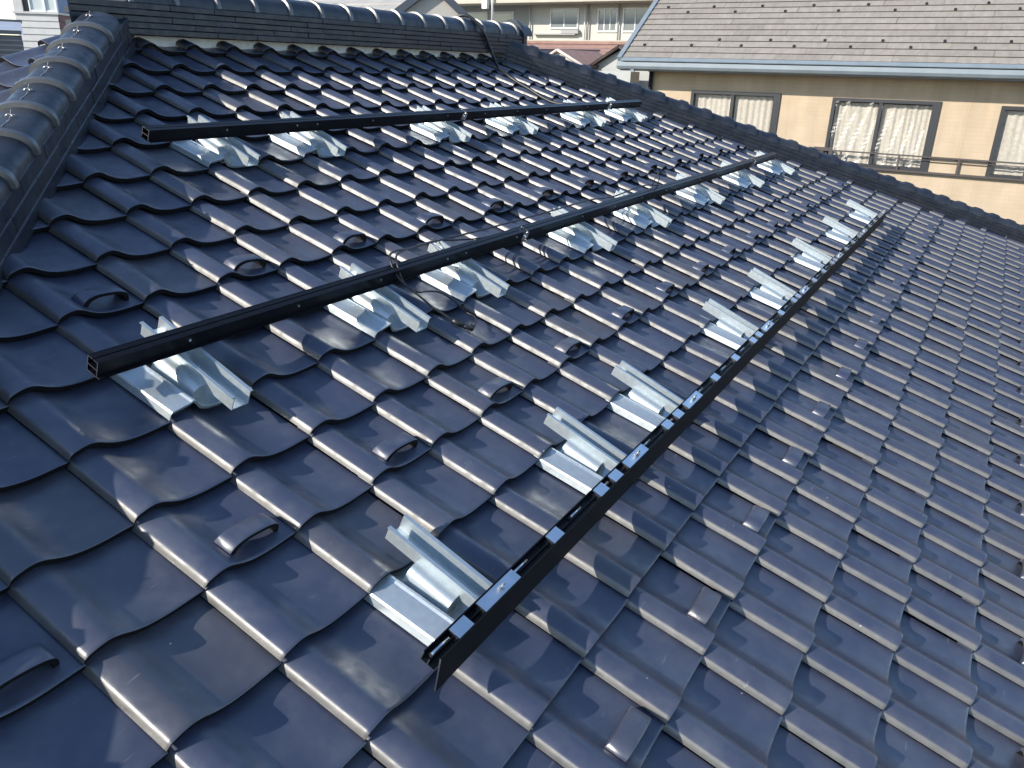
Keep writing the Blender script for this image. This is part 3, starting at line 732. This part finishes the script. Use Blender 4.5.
def far_window(y0, y1, z0, z1, n=2):
    w = MB().box((AX-.06, y1-.06, z0-.06), (AX-.001, y0+.06, z0)).box((AX-.06, y1-.06, z1), (AX-.001, y0+.06, z1+.06)).box((AX-.06, y1-.06, z0), (AX-.001, y1, z1)).box((AX-.06, y0, z0), (AX-.001, y0+.06, z1)).obj('window', M_WHITEF, ap)
    for k in range(n):
        a, b = y0+(y1-y0)*k/n, y0+(y1-y0)*(k+1)/n
        MB().box((AX-.03, b+.02, z0), (AX-.002, a-.02, z1)).obj('pane', M_DARKGL, w)
        if k: MB().box((AX-.05, a-.02, z0), (AX-.002, a+.02, z1)).obj('mullion', M_WHITEF, w)
far_window(16.6, 15.35, 2.62, 3.32); far_window(14.35, 13.55, 2.5, 3.3, 3); far_window(13.2, 12.2, 2.5, 3.3); far_window(11.7, 10.2, 2.5, 3.3)
for y in (17.6, 14.95, 14.8, 13.4): MB().tube([(AX-.12, y, 2.12), (AX-.12, y, 3.5)], .035, 6).obj('pipe', M_PIPE if y != 14.95 else M_WHITEF, ap)
MB().box((AX-.22, 15.35, 2.33), (AX-.001, 17.4, 2.38)).obj('ledge', M_PIPE, ap)
MB().box((AX-.24, 16.0, 2.38), (AX-.02, 15.2, 2.52)).obj('air_unit', M_PIPE, ap)
for y in (20.9, 19.5): 
    w = MB().box((AX+.44, y-.7, 2.3), (AX+.499, y+.4, 3.3)).obj('window', M_WHITEF, ap)
    MB().box((AX+.43, y-.62, 2.38), (AX+.4395, y+.32, 3.22)).obj('pane', M_DARKGL, w)
MB().tube([(AX-1.42, 18.75, 2.6), (AX-1.42, 18.75, 6)], .05, 6).obj('pipe', M_WHITEF, ap)
MB().box((AX-1.5, 19.0, 3.3), (AX-1.302, 19.25, 3.9)).obj('meter_box', M_WHITEF, ap)

M_RED = simple('red_brown_roof', (.26,.155,.125), .85, noise=4, col2=(.32,.20,.165))
M_PALE = simple('pale_fascia', (.68,.55,.48), .7)
M_BROWN = simple('dark_brown_board', (.07,.05,.045), .6)
rh = empty('red_roof_house', (25, 11, -6.5), 'red brown roofed house in front of the pale apartment block', 'house')
rp = MB(); rp.v = [(20.3, 17, .75), (20.3, 7.6, .75), (25, 7.6, 1.78), (25, 17, 1.78), (29.5, 7.6, .75), (29.5, 17, .75)]
rp.f = [[0,1,2,3],[3,2,4,5]]; rp.mi = [0,0]; rp.sm = [False]*2
rr = rp.obj('roof', M_RED, rh)
for k in range(1, 9):
    f = k/9; MB().box((20.3+4.7*f-.02, 7.6, .75+1.03*f-.01), (20.3+4.7*f, 17, .75+1.03*f+.035)).obj('roof_course', M_RED, rr)
MB().box((20.6, 7.9, -6.5), (29.2, 16.7, .74)).obj('wall', M_APT, rh)
MB().box((24.9, 7.6, 1.775), (25.1, 17, 1.86)).obj('roof_cap', M_RED, rh)
# little gable standing on its slope
gb = MB(); gy, gz, gx0, gx1 = 9.86, 1.50, 20.0, 22.6
gb.v = [(gx0, gy+.75, gz-.42), (gx0, gy, gz), (gx1, gy, gz), (gx1, gy+.75, gz-.42), (gx0, gy-.95, gz-.46), (gx1, gy-.95, gz-.46)]
gb.f = [[1,0,3,2][::-1], [1,4,5,2]]; gb.mi = [0,0]; gb.sm = [False]*2
gbo = gb.obj('small_gable', M_RED, rh)
for (ya, za, yb, zb_) in ((gy, gz, gy+.75, gz-.42), (gy, gz, gy-.95, gz-.46)):
    MB().tube([(gx0-.03, ya, za-.02), (gx0-.03, yb, zb_-.02)], .045, 4).obj('barge_board', M_PALE, gbo)
MB().prism([(gy+.7, gz-.44), (gy+.7, gz-1.0), (gy-.9, gz-1.0), (gy-.9, gz-.46), (gy, gz-.05)], gx0+.05, gx0+.12, 'x').obj('gable_wall', M_APT, gbo)

bh = empty('brown_gable_house', (18.5, 6.4, -6.5), 'small grey house with dark brown barge boards beside the slate roof', 'house')
by, bz, bX = 6.62, 1.50, 17.0
MB().prism([(by+.75, -6.5), (by-1.0, -6.5), (by-1.0, bz-.55), (by, bz-.06), (by+.75, bz-.46)][::-1], bX, bX+3, 'x').obj('wall', M_APTG, bh)
for sgn, e in ((1, .85), (-1, -1.1)):
    MB().tube([(bX-.15, by, bz), (bX-.15, by+e, bz-abs(e)*.60)], .045, 4).obj('barge_board', M_BROWN, bh)
r2 = MB(); r2.v = [(bX-.2, by+.85, bz-.49), (bX-.2, by, bz+.03), (bX+3, by, bz+.03), (bX+3, by+.85, bz-.49), (bX-.2, by-1.1, bz-.62), (bX+3, by-1.1, bz-.62)]
r2.f = [[0,1,2,3][::-1],[1,4,5,2]]; r2.mi=[0,0]; r2.sm=[False]*2; r2.obj('roof', M_BROWN, bh)
MB().box((bX-.9, by+.55, bz-.47), (bX-.01, by+1.25, bz-.40)).obj('porch_roof', M_BROWN, bh)
MB().box((bX-.8, by-.6, -6.5), (bX-.3, by+1.1, bz-.52)).obj('porch_wall', M_APTG, bh)

M_GABW = simple('grey_gable_wall', (.42,.40,.37), .9, noise=2, col2=(.37,.355,.33))
M_BARGE = simple('slate_blue_board', (.045,.055,.075), .55)
gh = empty('gable_house', (18, 12.5, -6.5), 'grey walled gable house with dark blue barge boards behind the ridge', 'house')
GF = basis(Vector((.806,.592,0)), Vector((-.592,.806,0)), Vector((0,0,1)), Vector((16, 11.15, 2.78)))
MB().prism([(-1.5, -9.3), (-1.5, -1.2), (0, -.12), (1.5, -1.15), (1.5, -9.3)][::-1], .05, 4, 'x').obj('wall', M_GABW, gh, GF)
for ya, za in ((1.45, -1.0), (-1.30, -1.10)):
    n_ = Vector((0, -za, ya)).normalized(); n_ = n_ if n_.z > 0 else -n_
    p0, p1 = Vector((0,0,0)), Vector((0,ya,za)); pp = [(v.y, v.z) for v in (p0+n_*.07, p1+n_*.07, p1-n_*.09, p0-n_*.09)]
    if sum(pp[k][0]*pp[(k+1)%4][1]-pp[(k+1)%4][0]*pp[k][1] for k in range(4)) < 0: pp = pp[::-1]
    MB().prism(pp, -.12 + (.003 if ya > 0 else 0), .045, 'x').obj('barge_board', M_BARGE, gh, GF)
    pp = [(v.y, v.z) for v in (p0+n_*.075, p1+n_*.075, p1+n_*.03, p0+n_*.03)]
    if sum(pp[k][0]*pp[(k+1)%4][1]-pp[(k+1)%4][0]*pp[k][1] for k in range(4)) < 0: pp = pp[::-1]
    MB().prism(pp, .047, 4.2, 'x').obj('roof', M_BARGE, gh, GF)
wh = empty('grey_roof_house', (21, 18, -6.5), 'house with a broad weathered grey roof seen over the ridge caps', 'house')
M_GREYR = simple('weathered_grey_roof', (.36,.345,.32), .85, noise=3, col2=(.30,.285,.265))
w_ = MB(); w_.v = [(16.4, 12.0, 2.0), (16.4, 26, 2.0), (20.5, 26, 3.7), (20.5, 12.0, 3.7)]; w_.f = [[3,2,1,0][::-1]]; w_.mi=[0]; w_.sm=[False]
w_.f = [[0,3,2,1]]; rw_ = w_.obj('roof', M_GREYR, wh)
for k in range(1, 10):
    f = k/10; MB().box((16.4+4.1*f-.02, 12.0, 2.0+1.7*f-.01), (16.4+4.1*f, 26, 2.0+1.7*f+.03)).obj('roof_course', M_GREYR, rw_)
MB().box((16.8, 12.3, -6.5), (20.4, 25.7, 2.0)).obj('wall', M_GABW, wh)

# ------------------------------------------------------------------ upper left: white clad house, dark roof and a bare tree
M_CLAD = simple('white_cladding', (.50,.49,.47), .6, noise=6, col2=(.45,.44,.42))
M_CLADR = simple('dark_red_cladding', (.13,.045,.04), .6)
M_BLUEW = simple('blue_grey_wall', (.16,.22,.34), .7)
M_PALEG = simple('pale_frosted_glass', (.46,.50,.50), .25)
ch = empty('clad_house', (10.5, 21.5, -6.5), 'narrow house with white clapboards, red side and frosted window at upper left', 'house')
PSI = rad(-50)
CF = T((10.92, 20.0, 1.93)) @ Matrix.Rotation(PSI, 4, 'Z')       # x along the front, y into the house, z from the sill up
cw, cd = .97, 1.75
MB().box((.01, .02, -8.43), (cw-.01, cd, -.002)).obj('wall', M_CLADR, ch, CF)
for q in range(12):
    z = -(q+1)*.152
    MB().prism([(-.022, z), (.019, z), (.019, z+.147), (-.004, z+.147)][::-1], 0, cw, 'x').obj('clapboard', M_CLAD, ch, CF)
    MB().prism([(cw+.022, z), (cw-.009, z), (cw-.009, z+.147), (cw+.004, z+.147)], .02, cd, 'y').obj('red_clapboard', M_CLADR, ch, CF)
MB().box((-.03, -.05, .0), (cw+.04, cd, .05)).obj('ledge', M_CLAD, ch, CF)
MB().box((.02, .12, .051), (cw-.002, cd-.2, 2.3)).obj('upper_wall', M_BLUEW, ch, CF)
MB().box((.0, .0, .051), (.20, .118, 2.3)).obj('corner_post', M_CLAD, ch, CF)
MB().box((.205, .06, .051), (.335, .118, 2.3)).obj('recess', M_WFRAME, ch, CF)
wf = MB().box((.34, .02, .051), (.37, .118, 2.3)).box((.66, .01, .051), (.71, .118, 2.3)).box((cw-.04, .02, .051), (cw, .118, 2.3)).box((.37, .025, .051), (.66, .1, .09)).box((.71, .025, .051), (cw-.04, .1, .09)).obj('window', M_WHITEF, ch, CF)
MB().box((.37, .05, .09), (.66, .07, 2.3)).obj('pane', M_PALEG, wf, CF); MB().box((.71, .05, .09), (cw-.04, .07, 2.3)).obj('pane', M_PALEG, wf, CF)

dh = empty('dark_roof_house', (5.5, 14.5, -6.5), 'low house with stepped dark grey roof bands at the left edge', 'house')
M_DROOF = simple('dark_grey_roof', (.06,.065,.075), .5, noise=3, col2=(.085,.09,.10))
M_LROOF = simple('light_grey_roof', (.30,.33,.38), .5, noise=3, col2=(.36,.39,.44))
DF = basis(Vector((.874,-.4856,0)), Vector((.4856,.874,0)), Vector((0,0,1)), Vector((7.06, 13.0, 0)))
drf = MB().box((-4, 0, .55), (.02, .05, .58)); drf.v += [(-4, 0, .60), (.02, 0, .60), (.02, 2.2, 1.34), (-4, 2.2, 1.34)]; drf.face([8,9,10,11])
dro = drf.obj('roof', M_DROOF, dh, DF)
for q in range(9):
    f = q/9; MB().box((-4, 2.2*f, .60+.74*f-.01), (.02+.004*(q%2), 2.2*f+.12, .60+.74*f+.06)).obj('roof_course', M_DROOF, dro, DF)
MB().box((-4.1, 2.1, 1.36), (.03, 2.35, 1.42)).obj('roof_cap', M_DROOF, dh, DF)
lr = MB(); lr.v = [(-4, 2.6, 1.36), (.06, 2.6, 1.36), (.06, 5.2, 1.66), (-4, 5.2, 1.66)]; lr.face([0,1,2,3]); lr.obj('rear_roof', M_LROOF, dh, DF)
MB().box((-4, 5.15, 1.63), (.08, 5.3, 1.70)).obj('roof_edge', M_DROOF, dh, DF)
MB().box((-3.8, .25, -6.5), (-.1, 5.0, .54)).obj('wall', M_GABW, dh, DF)

M_BARK = simple('bark', (.08,.065,.05), .9)
tr = empty('bare_tree', (12.3, 27, -6.5), 'bare twiggy tree against the bright sky at the upper left corner', 'tree')
tm = MB(); tm.tube([(12.3, 27, -6.5), (12.25, 27, -2), (12.3, 27, 1.2)], .10, 7); tm.obj('trunk', M_BARK, tr)
cmn = MB(); rnd = random.Random(3)
def branch(p, d, l, r, dep):
    q = p + d*l; cmn.tube([p, (p+q)/2 + Vector((rnd.uniform(-.05,.05), 0, rnd.uniform(-.05,.05))), q], r, 4, 0, False)
    if dep:
        for _ in range(3):
            nd = (d + Vector((rnd.uniform(-.8,.8), rnd.uniform(-.8,.8), rnd.uniform(-.2,.6)))).normalized(); branch(p + d*l*rnd.uniform(.5, 1), nd, l*.68, r*.6, dep-1)
for _ in range(5): branch(Vector((12.3, 27, rnd.uniform(.2, 1.2))), Vector((rnd.uniform(-.8,.8), rnd.uniform(-.6,.6), .9)).normalized(), 1.1, .04, 4)
tag(cmn.obj('crown', M_BARK, tr), kind='stuff')
